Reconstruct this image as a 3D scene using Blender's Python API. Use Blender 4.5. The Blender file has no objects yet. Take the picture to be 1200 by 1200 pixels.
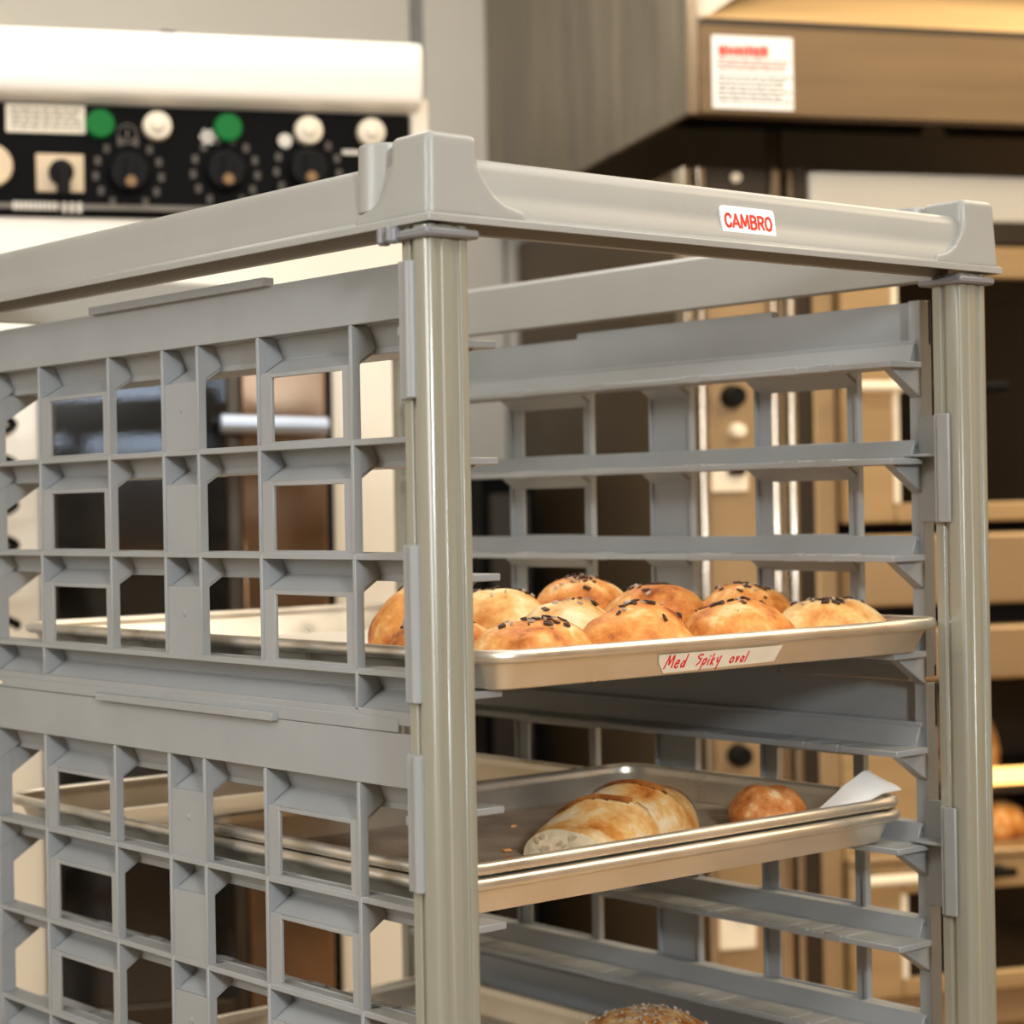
import bpy, bmesh, math, random
from mathutils import Vector, Matrix, noise
S = bpy.context.scene
COL = S.collection
PI = math.pi
random.seed(7)

# ---------------------------------------------------------------- camera
CAM = Vector((-0.78704, -1.09720, 1.53392))
YAW, PIT, ROL, FPX = 0.697678, -0.002004, -0.017924, 2444.0
fw = Vector((math.sin(YAW)*math.cos(PIT), math.cos(YAW)*math.cos(PIT), math.sin(PIT)))
rr = Vector((math.cos(YAW), -math.sin(YAW), 0)); uu = rr.cross(fw)
r2 = rr*math.cos(ROL)+uu*math.sin(ROL); u2 = -rr*math.sin(ROL)+uu*math.cos(ROL)
cd = bpy.data.cameras.new('camera'); cam = bpy.data.objects.new('camera', cd); COL.objects.link(cam)
m = Matrix((r2, u2, -fw)).transposed().to_4x4(); m.translation = CAM; cam.matrix_world = m
cd.sensor_width = 36; cd.sensor_fit = 'HORIZONTAL'; cd.lens = FPX/1200*36; cd.clip_start = .05
cd.dof.use_dof = True; cd.dof.focus_distance = 1.42; cd.dof.aperture_fstop = 7.4
S.camera = cam
S.view_settings.view_transform = 'Standard'; S.view_settings.look = 'None'
S.view_settings.gamma = 1; S.view_settings.use_curve_mapping = False
S.view_settings.exposure = 0.0

# ---------------------------------------------------------------- world + lights
w = bpy.data.worlds.new('world'); S.world = w; w.use_nodes = True
w.node_tree.nodes['Background'].inputs[0].default_value = (1, .9, .78, 1)
w.node_tree.nodes['Background'].inputs[1].default_value = .3
RA = -math.radians(24.7)                       # the kitchen's own axes, turned against the rack's
UX = Vector((math.cos(RA), math.sin(RA), 0)); VX = Vector((-math.sin(RA), math.cos(RA), 0))
def room(u, v, z): return Vector((CAM.x, CAM.y, 0)) + UX*u + VX*v + Vector((0, 0, z))
def area(name, loc, target, sx, sy, power, col):
    l = bpy.data.lights.new(name, 'AREA'); l.shape = 'RECTANGLE'; l.size = sx; l.size_y = sy
    l.energy = power; l.color = col
    o = bpy.data.objects.new(name, l); COL.objects.link(o); o.location = loc
    o.rotation_euler = (Vector(target)-Vector(loc)).to_track_quat('-Z', 'Y').to_euler()
    return o

KEYP = Vector((-1.08, -2.68, 2.28))
area('key_lamp', KEYP, (.2, .1, 1.45), .28, .28, 48, (.90, .955, 1))
for u, v, p, WARM in ((-.75, -.25, 24, (.97, .985, 1)), (1.1, 1.0, 16, (1, .95, .88)), (2.5, 1.2, 28, (1, .80, .54)), (1.9, 2.3, 22, (1, .84, .6)), (.2, -1.3, 10, (1, .98, .95)), (.25, 2.6, 15, (1, .98, .94))):  # overhead fills; those by the hood and back wall are added to brighten them
    l = room(u, v, 2.9); area('overhead_fill', l, l-Vector((0, 0, 1)), 1.2, .6, p, WARM)

area('left_fill_light', room(-2.3, .9, 2.2), room(0, 1.4, 1.5), 1.1, 1.0, 29, (1, .965, .91))  # added soft fill for the left faces of the rack

# ---------------------------------------------------------------- materials
def lin(c): return tuple(((x/255)/12.92 if x/255 <= .04045 else ((x/255+.055)/1.055)**2.4) for x in c)+(1,)
def mat(name, rgb, rough=.5, metal=0, var=.0, scale=30, bump=0, bscale=200, coat=0, spec=.5, stretch=None, emit=0, rvar=0):
    m = bpy.data.materials.new(name); m.use_nodes = True; nt = m.node_tree; N = nt.nodes; L = nt.links
    b = N['Principled BSDF']; c = lin(rgb)
    b.inputs['Base Color'].default_value = c; b.inputs['Roughness'].default_value = rough
    b.inputs['Metallic'].default_value = metal; b.inputs['Specular IOR Level'].default_value = spec
    b.inputs['Coat Weight'].default_value = coat; b.inputs['Coat Roughness'].default_value = .15
    if emit: b.inputs['Emission Color'].default_value = c; b.inputs['Emission Strength'].default_value = emit
    tc = N.new('ShaderNodeTexCoord'); mp = N.new('ShaderNodeMapping'); L.new(tc.outputs['Object'], mp.inputs[0])
    if stretch: mp.inputs['Scale'].default_value = stretch
    if var or rvar:
        n = N.new('ShaderNodeTexNoise'); n.inputs['Scale'].default_value = scale; n.inputs['Detail'].default_value = 5
        L.new(mp.outputs[0], n.inputs[0])
    if var:
        r = N.new('ShaderNodeValToRGB'); L.new(n.outputs[0], r.inputs[0])
        r.color_ramp.elements[0].position = .3; r.color_ramp.elements[1].position = .7
        r.color_ramp.elements[0].color = tuple(x*(1-var) for x in c[:3])+(1,)
        r.color_ramp.elements[1].color = tuple(min(1, x*(1+var)) for x in c[:3])+(1,)
        L.new(r.outputs[0], b.inputs['Base Color'])
    if rvar:
        mr = N.new('ShaderNodeMapRange'); L.new(n.outputs[0], mr.inputs[0])
        mr.inputs[1].default_value = .3; mr.inputs[2].default_value = .7
        mr.inputs[3].default_value = max(.03, rough-rvar); mr.inputs[4].default_value = rough+rvar
        L.new(mr.outputs[0], b.inputs['Roughness'])
    if bump:
        n2 = N.new('ShaderNodeTexNoise'); n2.inputs['Scale'].default_value = bscale
        L.new(mp.outputs[0], n2.inputs[0]); bp = N.new('ShaderNodeBump')
        bp.inputs['Strength'].default_value = bump; bp.inputs['Distance'].default_value = .001
        L.new(n2.outputs[0], bp.inputs['Height']); L.new(bp.outputs[0], b.inputs['Normal'])
    return m
def bread_mat(name, stops, scale=28, lo=.28, hi=.72, zlo=0, zhi=0, pale=None):
    m = bpy.data.materials.new(name); m.use_nodes = True; nt = m.node_tree; N = nt.nodes; L = nt.links
    b = N['Principled BSDF']; b.inputs['Roughness'].default_value = .55; b.inputs['Specular IOR Level'].default_value = .3
    tc = N.new('ShaderNodeTexCoord'); oi = N.new('ShaderNodeObjectInfo')
    ad = N.new('ShaderNodeVectorMath'); L.new(tc.outputs['Object'], ad.inputs[0])
    sc = N.new('ShaderNodeVectorMath'); sc.operation = 'SCALE'; sc.inputs[3].default_value = 3
    cx = N.new('ShaderNodeCombineXYZ'); L.new(oi.outputs['Random'], cx.inputs[0]); L.new(cx.outputs[0], sc.inputs[0])
    L.new(sc.outputs[0], ad.inputs[1])
    n = N.new('ShaderNodeTexNoise'); n.inputs['Scale'].default_value = scale; n.inputs['Detail'].default_value = 7
    n.inputs['Roughness'].default_value = .62; L.new(ad.outputs[0], n.inputs[0])
    r = N.new('ShaderNodeValToRGB'); e = r.color_ramp.elements
    while len(e) < len(stops): e.new(.5)
    for i, c in enumerate(stops):
        e[i].position = lo+(hi-lo)*i/(len(stops)-1); e[i].color = lin(c)
    L.new(n.outputs[0], r.inputs[0]); L.new(r.outputs[0], b.inputs['Base Color'])
    n2 = N.new('ShaderNodeTexNoise'); n2.inputs['Scale'].default_value = 160; n2.inputs['Detail'].default_value = 4
    L.new(ad.outputs[0], n2.inputs[0]); bp = N.new('ShaderNodeBump'); bp.inputs['Strength'].default_value = .45
    bp.inputs['Distance'].default_value = .002
    L.new(n2.outputs[0], bp.inputs['Height']); L.new(bp.outputs[0], b.inputs['Normal'])
    return m
M = dict(
    grey=mat('moulded_grey_plastic', (145, 147, 146), .42, var=.05, scale=14, bump=.06, bscale=600),
    frame=mat('frame_grey_plastic', (151, 151, 145), .36, var=.04, scale=9, bump=.06, bscale=500),
    collar=mat('dark_grey_plastic', (120, 120, 122), .4),
    post=mat('olive_grey_post', (140, 138, 122), .2, var=.06, scale=20, stretch=(8, 8, .4), coat=.35),
    alu=mat('aluminium', (232, 224, 208), .36, .85, var=.06, scale=22, rvar=.10),
    alu_dark=mat('worn_aluminium', (150, 142, 130), .4, 1, var=.3, scale=30, rvar=.15),
    paper=mat('baking_paper', (236, 226, 210), .7, var=.03, scale=20),
    oldpaper=mat('stained_baking_paper', (180, 162, 140), .6, var=.3, scale=26, bump=.3, bscale=60),
    whitepaper=mat('white_paper', (238, 236, 230), .7, var=.02),
    tape=mat('masking_tape', (244, 236, 212), .6, var=.05, scale=60),
    redink=mat('red_ink', (232, 40, 44), .5),
    stickerw=mat('white_sticker', (248, 248, 244), .35),
    redprint=mat('red_print', (226, 70, 52), .4),
    greyprint=mat('grey_print', (112, 106, 98), .6),
    crumbface=mat('bread_crumb_face', (236, 216, 178), .8, var=.16, scale=70, bump=1.0, bscale=140),
    flake=mat('onion_flake', (58, 34, 20), .6, var=.4, scale=120),
    flakepale=mat('pale_flake', (176, 160, 140), .6),
    enamel=mat('cream_enamel', (230, 223, 206), .3, var=.02, scale=4),
    white=mat('white_enamel', (246, 242, 232), .28),
    black=mat('black_panel', (9, 8, 7), .5, spec=.06),
    rubber=mat('black_rubber', (11, 10, 9), .55, spec=.15),
    darksteel=mat('dark_steel', (66, 58, 48), .4, .6, var=.15, scale=6),
    steel=mat('brushed_steel', (130, 121, 104), .42, .5, var=.36, scale=5, stretch=(3, 3, .5), rvar=.1),
    steelwarm=mat('warm_brushed_steel', (178, 148, 104), .45, .35, var=.12, scale=5, stretch=(.4, .4, 6)),
    band=mat('hood_steel_darkened', (116, 94, 66), .45, .35, var=.14, scale=5, stretch=(.4, .4, 6)),  # hood steel darkened, shade of the upright face put into the colour
    slope=mat('hood_steel_lightened', (224, 188, 134), .45, .2, var=.10, scale=5, stretch=(.4, .4, 6)),  # same hood steel lightened, ceiling light on the slope put into the colour
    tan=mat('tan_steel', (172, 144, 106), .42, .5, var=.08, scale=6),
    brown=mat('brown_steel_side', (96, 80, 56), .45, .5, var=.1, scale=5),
    brownpol=mat('polished_brown_steel', (142, 112, 84), .13, .9, var=.3, scale=7, rvar=.04),
    satin=mat('satin_handle_steel', (176, 186, 200), .35, .8),
    chrome=mat('chrome_bar', (225, 214, 196), .18, 1),
    handle=mat('pale_handle', (246, 232, 204), .35),
    green=mat('green_lens', (0, 104, 40), .5, spec=.2),
    knobw=mat('ivory_button', (222, 212, 190), .4),
    beige=mat('beige_plate', (206, 184, 150), .45, var=.06, scale=40),
    brass=mat('brass_dot', (128, 94, 48), .5),
    mark=mat('pale_print', (92, 88, 82), .7, spec=.1),
    markw=mat('white_print', (214, 208, 196), .6),
    wall=mat('painted_wall', (212, 206, 192), .6, var=.04, scale=3),
    trim=mat('grey_trim', (140, 140, 134), .5),
    ceil=mat('ceiling_paint', (226, 214, 192), .8),
    floor=mat('quarry_tile', (176, 148, 116), .5, var=.12, scale=3),
    joint=mat('tile_joint', (92, 78, 64), .8),
    interior=mat('oven_interior', (40, 32, 26), .5, .3, var=.2, scale=8),
    lampglow=mat('oven_lamp_glow', (255, 196, 110), .5, emit=3.2),
    daylight=mat('daylight_pane', (205, 226, 255), .5, emit=14),
    fillpane=mat('fill_pane_glow', (228, 238, 255), .5, emit=2),  # glow of the added fill panel on the side wall
    lamp=mat('lamp_lens', (255, 232, 196), .5, emit=3),
)
M['roll'] = bread_mat('golden_roll_crust', [(144, 72, 26), (202, 124, 54), (222, 158, 84), (240, 206, 150)], 34, .34, .66)
M['rollpale'] = bread_mat('pale_roll_crust', [(196, 126, 60), (224, 172, 100), (238, 204, 146), (246, 226, 184)], 30, .34, .66)
M['loaf'] = bread_mat('floured_loaf_crust', [(190, 108, 42), (232, 158, 78), (246, 202, 130), (251, 232, 194)], 34, .28, .62)
M['heel'] = bread_mat('brown_heel_crust', [(156, 84, 36), (204, 122, 58), (226, 156, 92), (242, 208, 160)], 55, .34, .66)
M['ear'] = bread_mat('dark_crust_ear', [(110, 58, 22), (166, 96, 40), (204, 140, 74)], 60)
M['boule'] = bread_mat('seeded_boule_crust', [(120, 66, 26), (176, 112, 52), (214, 176, 118), (236, 216, 168)], 60)
def glass_mat():
    m = bpy.data.materials.new('door_glass'); m.use_nodes = True; nt = m.node_tree; N = nt.nodes; L = nt.links
    N.remove(N['Principled BSDF']); out = N['Material Output']
    t = N.new('ShaderNodeBsdfTransparent'); t.inputs[0].default_value = (.5, .46, .4, 1)
    g = N.new('ShaderNodeBsdfGlossy'); g.inputs['Roughness'].default_value = .07
    f = N.new('ShaderNodeFresnel'); f.inputs[0].default_value = 1.7
    x = N.new('ShaderNodeMixShader'); L.new(f.outputs[0], x.inputs[0]); L.new(t.outputs[0], x.inputs[1]); L.new(g.outputs[0], x.inputs[2])
    L.new(x.outputs[0], out.inputs[0]); return m
M['glass'] = glass_mat()

# ---------------------------------------------------------------- mesh builder
class MB:
    def __init__(s): s.v = []; s.f = []
    def add(s, v, f):
        n = len(s.v); s.v += [tuple(p) for p in v]; s.f += [tuple(i+n for i in q) for q in f]; return s
    def box(s, x0, x1, y0, y1, z0, z1):
        x0, x1 = min(x0, x1), max(x0, x1)
        return s.add([(x, y, z) for z in (z0, z1) for y in (y0, y1) for x in (x0, x1)],
            [(0, 2, 3, 1), (4, 5, 7, 6), (0, 1, 5, 4), (1, 3, 7, 5), (3, 2, 6, 7), (2, 0, 4, 6)])
    def hexa(s, p): # 8 points: bottom 4 ccw, top 4 ccw
        return s.add(p, [(3, 2, 1, 0), (4, 5, 6, 7), (0, 1, 5, 4), (1, 2, 6, 5), (2, 3, 7, 6), (3, 0, 4, 7)])
    def prism(s, poly, axis, a, b):
        # poly of 2-tuples in the two other axes (in x,y,z order), extruded from a to b along axis
        def P(q, t): q = list(q); q.insert(axis, t); return tuple(q)
        n = len(poly); v = [P(q, a) for q in poly]+[P(q, b) for q in poly]
        f = [tuple(range(n))[::-1], tuple(range(n, 2*n))]+[(i, (i+1) % n, (i+1) % n+n, i+n) for i in range(n)]
        return s.add(v, f)
    def cyl(s, c, axis, r, h, n=20, r1=None):
        r1 = r if r1 is None else r1
        a = [(math.cos(2*PI*i/n), math.sin(2*PI*i/n)) for i in range(n)]
        def P(q, t, R):
            q = [q[0]*R, q[1]*R]; q.insert(axis, t); return (c[0]+q[0], c[1]+q[1], c[2]+q[2])
        v = [P(q, 0, r) for q in a]+[P(q, h, r1) for q in a]
        return s.add(v, [tuple(range(n))[::-1], tuple(range(n, 2*n))]+[(i, (i+1) % n, (i+1) % n+n, i+n) for i in range(n)])
    def tube(s, path, r, n=8):
        path = [Vector(p) for p in path]; v = []; f = []
        up = Vector((0, 0, 1))
        for i, p in enumerate(path):
            t = (path[min(i+1, len(path)-1)]-path[max(i-1, 0)]).normalized()
            a = t.cross(up)
            if a.length < .05: a = t.cross(Vector((1, 0, 0)))
            a.normalize(); b = t.cross(a)
            for k in range(n):
                q = 2*PI*k/n; v.append(p+(a*math.cos(q)+b*math.sin(q))*r)
        for i in range(len(path)-1):
            for k in range(n): f.append((i*n+k, i*n+(k+1) % n, (i+1)*n+(k+1) % n, (i+1)*n+k))
        f.append(tuple(range(n))); f.append(tuple(range((len(path)-1)*n, len(path)*n)))
        return s.add(v, f)
    def loft(s, loops, cap0=False, cap1=False):
        n = len(loops[0]); v = [p for l in loops for p in l]; f = []
        for i in range(len(loops)-1):
            for k in range(n): f.append((i*n+k, i*n+(k+1) % n, (i+1)*n+(k+1) % n, (i+1)*n+k))
        if cap0: f.append(tuple(range(n))[::-1])
        if cap1: f.append(tuple(range((len(loops)-1)*n, len(loops)*n)))
        return s.add(v, f)
    def mesh(s, name, material, smooth=40):
        me = bpy.data.meshes.new(name); me.from_pydata(s.v, [], s.f); me.update()
        bm = bmesh.new(); bm.from_mesh(me); bmesh.ops.recalc_face_normals(bm, faces=bm.faces); bm.to_mesh(me); bm.free()
        for p in me.polygons: p.use_smooth = True
        me.set_sharp_from_angle(angle=math.radians(smooth))
        me.materials.append(material); return me
    def build(s, name, material, parent=None, bevel=0, smooth=40, seg=1):
        o = bpy.data.objects.new(name, s.mesh(name, material, smooth)); COL.objects.link(o)
        if parent: o.parent = parent
        if bevel:
            b = o.modifiers.new('bevel', 'BEVEL'); b.width = bevel; b.segments = seg; b.limit_method = 'ANGLE'
            b.angle_limit = math.radians(35)
        return o
def tag(o, label, cat, group=None, kind=None):
    if label: o['label'] = label
    if cat: o['category'] = cat
    if group: o['group'] = group
    if kind: o['kind'] = kind
    return o
def thing(name, loc, label, cat, rot=0, group=None):
    o = bpy.data.objects.new(name, None); o.empty_display_size = .05; COL.objects.link(o)
    o.location = loc; o.rotation_euler = (0, 0, rot); return tag(o, label, cat, group)
def dup(o, parent):
    c = o.copy(); COL.objects.link(c); c.parent = parent
    for ch in list(o.children): dup(ch, c)
    return c
def structure(name, mb, material, loc=(0, 0, 0), rot=0, label=None, cat=None, **k):
    o = mb.build(name, material, **k); o.location = loc; o.rotation_euler = (0, 0, rot)
    o['kind'] = 'structure'
    return tag(o, label, cat)

# ---------------------------------------------------------------- the room (local axes u, v)
O = room(0, 0, 0)
U0, U1, V0, V1, ZC = -2.4, 3.8, -3.7, 3.98, 2.96
TS = .3
fl = structure('floor', MB().box(U0, U1, V0, V1, -.06, -.006), M['joint'], O, RA, 'brown quarry tile kitchen floor with dark joints', 'floor')
tm = MB().box(-TS/2+.004, TS/2-.004, -TS/2+.004, TS/2-.004, -.006, 0).mesh('floor_tile', M['floor'])
fb = MB()
for i in range(int((U1-U0)/TS)):
    for j in range(int((V1-V0)/TS)):
        u, v = U0+(i+.5)*TS, V0+(j+.5)*TS
        fb.box(u-TS/2+.004, u+TS/2-.004, v-TS/2+.004, v+TS/2-.004, -.006, 0)
ft = fb.build('floor_tile', M['floor'], fl); ft['kind'] = 'stuff'
structure('ceiling', MB().box(U0, U1, V0, V1, ZC, ZC+.05), M['ceil'], O, RA, 'plain cream kitchen ceiling', 'ceiling')
wb = structure('wall_back', MB().box(U0, U1, V1, V1+.06, 0, ZC), M['trim'], O, RA, 'painted back wall of beige panels behind the white oven', 'wall')
for a, b in ((-2.4, -1.2), (-1.2, -.3), (-.3, .9), (.915, 1.08), (1.08, 2.3), (2.3, 3.8)):
    MB().box(a+.004, b-.004, V1-.012, V1, 0, ZC).build('wall_panel', M['wall'], wb, .002)
MB().box(.898, .917, V1-.02, V1, 0, ZC).build('joint_strip', M['trim'], wb, .003)
structure('wall_left', MB().box(U0-.06, U0, V0, V1, 0, ZC), M['wall'], O, RA, 'plain beige side wall left of the white oven', 'wall')
structure('wall_right', MB().box(U1, U1+.06, V0, V1, 0, ZC), M['tan'], O, RA, 'tan steel clad side wall beyond the ovens', 'wall')
structure('wall_front', MB().box(U0, U1, V0-.06, V0, 0, ZC), M['wall'], O, RA, 'beige wall behind the photographer', 'wall')
wn = structure('window_1', MB().box(.3, 1.75, V0, V0+.03, 1.80, 1.85).box(.3, 1.75, V0, V0+.03, 2.09, 2.14).box(.3, .35, V0, V0+.03, 1.85, 2.09).box(1.7, 1.75, V0, V0+.03, 1.85, 2.09),
    M['white'], O, RA, 'long low transom window in the wall behind the photographer', 'window')
MB().box(.35, 1.7, V0+.004, V0+.012, 1.85, 2.09).build('pane', M['daylight'], wn)

w2 = structure('fill_window', MB().box(U0, U0+.03, .25, 1.55, 1.6, 1.66).box(U0, U0+.03, .25, 1.55, 2.74, 2.8).box(U0, U0+.03, .25, .31, 1.66, 2.74).box(U0, U0+.03, 1.49, 1.55, 1.66, 2.74),
    M['white'], O, RA, 'added square glowing fill panel with a frame, on the side wall left of the rack', 'window')
MB().box(U0+.004, U0+.012, .31, 1.49, 1.66, 2.74).build('pane', M['fillpane'], w2)  # unseen glowing pane, added with its frame as fill from the left

# ================================================================ the sheet pan rack
PIT_ = .0738
Z0 = 1.6538                                    # topmost rail line
RX0, RX1, RY0, RY1 = -.0356, .512, -.13, .590  # lip of the top frame
rack = thing('sheet_pan_rack', (0, 0, 0), 'tall grey plastic sheet pan rack with lattice side panels holding the bread trays', 'rack')
RIBS = [.4298, .3174, .2370, .1885, .1094, 0.0]   # far to near
YE0, YE1 = -.07, .530
ZB = 1.704
# --- top frame: a hollow rail profile swept round a rectangle
prof = [(0, 0), (0, .0045), (.0035, .006), (.0045, .011), (.0065, .016), (.0078, .0225), (.0092, .034), (.0105, .038), (.014, .0415),
        (.019, .0425), (.027, .0425), (.030, .0395), (.0318, -.0025), (.0288, -.0025), (.027, .0385), (.0155, .0385), (.0105, .032), (.008, .016), (.004, .004), (.003, 0)]
def ringrect(d): return [(RX0+d, RY0+d), (RX1-d, RY0+d), (RX1-d, RY1-d), (RX0+d, RY1-d)]
tf = MB(); loops = [[(p[0], p[1], ZB+z) for p in ringrect(d)] for d, z in prof]
loops.append(loops[0]); tf.loft(loops)
topframe = tf.build('top_frame', M['frame'], rack, .0008, 28)
rb = MB(); n = 9
for i in range(1, n):
    y = RY0+.04+(RY1-RY0-.08)*i/n
    for x0, x1 in ((RX0+.0115, RX0+.029), (RX1-.029, RX1-.0115)): rb.box(x0, x1, y-.001, y+.001, ZB+.012, ZB+.036)
for i in range(1, 8):
    x = RX0+.04+(RX1-RX0-.08)*i/8
    for y0, y1 in ((RY0+.0115, RY0+.029), (RY1-.029, RY1-.0115)): rb.box(x-.001, x+.001, y0, y1, ZB+.012, ZB+.036)
rb.build('stiffening_rib', M['collar'], topframe)['kind'] = 'stuff'
def corner_cap(cx, cy, sx, sy):
    # (cx, cy) lip corner, sx / sy point inward along x / y
    m = MB()
    def P(a, b, z): return (cx+sx*a, cy+sy*b, z)
    zt, zb = 1.758, ZB+.004
    def rl(a0, b0, a1, b1, r, n=6):
        q = []
        for ca_, cb_, t0 in ((a1-r, b1-r, 0), (a0+r, b1-r, 90), (a0+r, b0+r, 180), (a1-r, b0+r, 270)):
            for k in range(n+1):
                t = math.radians(t0+90*k/n); q.append((ca_+r*math.cos(t), cb_+r*math.sin(t)))
        return q
    m.loft([[P(a, b, z) for a, b in q] for q, z in ((rl(.0012, .0012, .0445, .0445, .0050), zb), (rl(.0022, .0022, .043, .044, .0050), ZB+.018), (rl(.0038, .0038, .0417, .043, .0050), zt-.003), (rl(.0048, .0048, .0407, .042, .0045), zt-.0008), (rl(.0062, .0062, .0393, .0405, .004), zt))], True, True)
    # flares that run out along the two rails
    wing = [(.038, zt-.018), (.0425, ZB+.034), (.0465, ZB+.026), (.053, ZB+.0185), (.062, ZB+.0135), (.075, ZB+.0105), (.078, ZB+.004), (.008, ZB+.004), (.012, zt-.018)]
    for ax in (0, 1):
        P0 = []; P1 = []
        for a, z in wing:
            k = (z-ZB)/.05
            d0 = .0013+.0027*k; d1 = .016
            q0 = (a, d0) if ax == 0 else (d0, a); q1 = (a, d1) if ax == 0 else (d1, a)
            P0.append(P(q0[0], q0[1], z)); P1.append(P(q1[0], q1[1], z))
        m.loft([P0, P1], True, True)
    c = m.build('corner_cap', M['frame'], rack)
    q = c.modifiers.new('remesh', 'REMESH'); q.mode = 'VOXEL'; q.voxel_size = .0012; q.use_smooth_shade = True
    q = c.modifiers.new('smooth', 'SMOOTH'); q.factor = .5; q.iterations = 9
    return c
caps = [corner_cap(RX0, RY0, 1, 1), corner_cap(RX1, RY0, -1, 1), corner_cap(RX0, RY1, 1, -1), corner_cap(RX1, RY1, -1, -1)]
for c, (x, y) in zip(caps, ((RX0+.0215, -.0615), (RX1-.0215, -.0615), (RX0+.021, .526), (RX1-.021, .526))):
    MB().cyl((x, y, ZB+.012), 2, .0190, .0425, 28, .0178).build('locating_peg', M['frame'], c, .0012, 30, 2)
# --- posts with fluted faces
def post_section(cx, cy, sy):
    pts = [(-.0150, .0050), (-.0150, -.0045), (-.0140, -.0075), (-.0115, -.009), (-.0095, -.009), (-.009, -.0078), (-.0045, -.0078), (-.004, -.0086), (.003, -.0086),
           (.0035, -.0072), (.0085, -.0072), (.009, -.009), (.0130, -.009), (.0155, -.0078), (.0165, -.005), (.0165, .0055), (.0145, .0070), (.0145, .0105), (.0125, .0110),
           (.0125, .0195), (-.0118, .0195), (-.0135, .0185), (-.0135, .0110), (-.0115, .0105), (-.0115, .0065)]
    return [(cx+x, cy+sy*y) for x, y in pts]
PX = (-.018, .4815)
for cx in PX:
    for cy, sy in ((-.116, 1), (.576, -1)):
        p = MB().prism(post_section(cx, cy, sy), 2, .105, ZB-.001).build('post', M['post'], rack, .0011, 50, 2)
        cl = MB().box(cx-.0195, cx+.0215, cy-.0135*sy if sy > 0 else cy-.028, cy+.028 if sy > 0 else cy+.0135, ZB-.0090, ZB-.0035)
        if cx < 0 and sy > 0:
            for dx in (0, .012): cl.cyl((cx-.019+dx*.2, cy+.020+dx, ZB-.0105), 2, .0045, .010, 12)
        cl.build('post_collar', M['collar'], p, .0015)
        MB().box(cx-.022, cx+.022, cy-.025, cy+.025, .075, .11).build('post_foot', M['collar'], p, .003)
# --- lattice side panels
def panel_mesh(sx):
    m = MB()
    def B(x0, x1, y0, y1, z0, z1): m.box(sx*x0, sx*x1, y0, y1, z0, z1)
    def slab(a, b, y0, y1, t=.002):
        (xa, za), (xb, zb) = a, b
        d = Vector((xb-xa, zb-za)).normalized(); nx, nz = -d.y*t, d.x*t
        m.prism([(sx*xa, za), (sx*xb, zb), (sx*(xb-nx), zb-nz), (sx*(xa-nx), za-nz)], 1, y0, y1) if False else \
            m.add([(sx*q[0], y, q[1]) for y in (y0, y1) for q in ((xa, za), (xb, zb), (xb+nx, zb+nz), (xa+nx, za+nz))],
                  [(0, 1, 2, 3), (7, 6, 5, 4), (0, 4, 5, 1), (1, 5, 6, 2), (2, 6, 7, 3), (3, 7, 4, 0)])
    bot = -3*PIT_-.0345
    B(0, .003, YE0, YE1, 0, .0345)
    B(-.0055, .003, .093, .337, .0335, .0395)
    a, b, c, d, e, f = RIBS
    for i in range(4):
        L = -i*PIT_
        if i: B(.0002, .0150, YE0+.004, YE1-.004, L-.0042, L)
        else: B(.0025, .0150, YE0+.004, YE1-.004, .0002, .0040)
        slab((.0145, L), (.0205, L-.0145), YE0+.004, YE1-.004)
        ribs = RIBS if i < 3 else [a, f]
        for y in ribs+[YE0+.006, YE1-.016]:
            m.add([(sx*x, yy, L+z) for yy in (y, y+.0028) for x, z in ((0, 0), (.0145, 0), (.0205, -.0145), (0, -.0275))],
                  [(0, 1, 2, 3), (7, 6, 5, 4), (0, 4, 5, 1), (1, 5, 6, 2), (2, 6, 7, 3), (3, 7, 4, 0)])
        if i < 3:
            for y1, y0 in ((a, b), (c, d), (e, f)): slab((.0205, L-.0145), (.0025, L-.0262), y0+.0012, y1+.0013)
            zl = L-PIT_
            for y in RIBS: B(-.0003, .0066, y-.0003, y+.0031, zl-.001, L-.0006)
            for y1, y0, mn, mf in ((a, b, .012, .0175), (e, f, .013, .0165)):
                B(.0012, .0038, y0+.001, y0+mn, zl-.001, L-.0250); B(.0012, .0038, y1-mf+.003, y1+.002, zl-.001, L-.0250)
                B(.0014, .0036, y0+.0011, y1+.0019, zl-.002, zl+.0018); B(.0014, .0036, y0+.0011, y1+.0019, L-.0285, L-.0252)
            B(.0012, .0038, d+.001, c+.002, zl-.001, L-.0250)
            if i != 1:
                y = (c+d)/2+.0015; z = L-.0445
                m.cyl((sx*.0004, y, z), 0, .0026, sx*.003, 12); m.cyl((-sx*.0002, y, z), 0, .0012, sx*.003, 8)
        else:
            slab((.0205, L-.0145), (.0025, L-.0262), YE0+.004, YE1-.004)
            B(0, .003, YE0, YE1, bot, L-.0255); B(-.0008, .0022, YE0+.026, YE1-.026, bot-.0044, L-.0300)
    for y0, y1 in ((YE0, YE0+.0118), (YE1-.015, YE1)): B(0, .0125, y0, y1, bot, .0345); B(-.001, .004, y0+.0004, y1-.0004, bot+.0003, .0342)
    return m.mesh('side_panel', M['grey'], 35)
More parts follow.
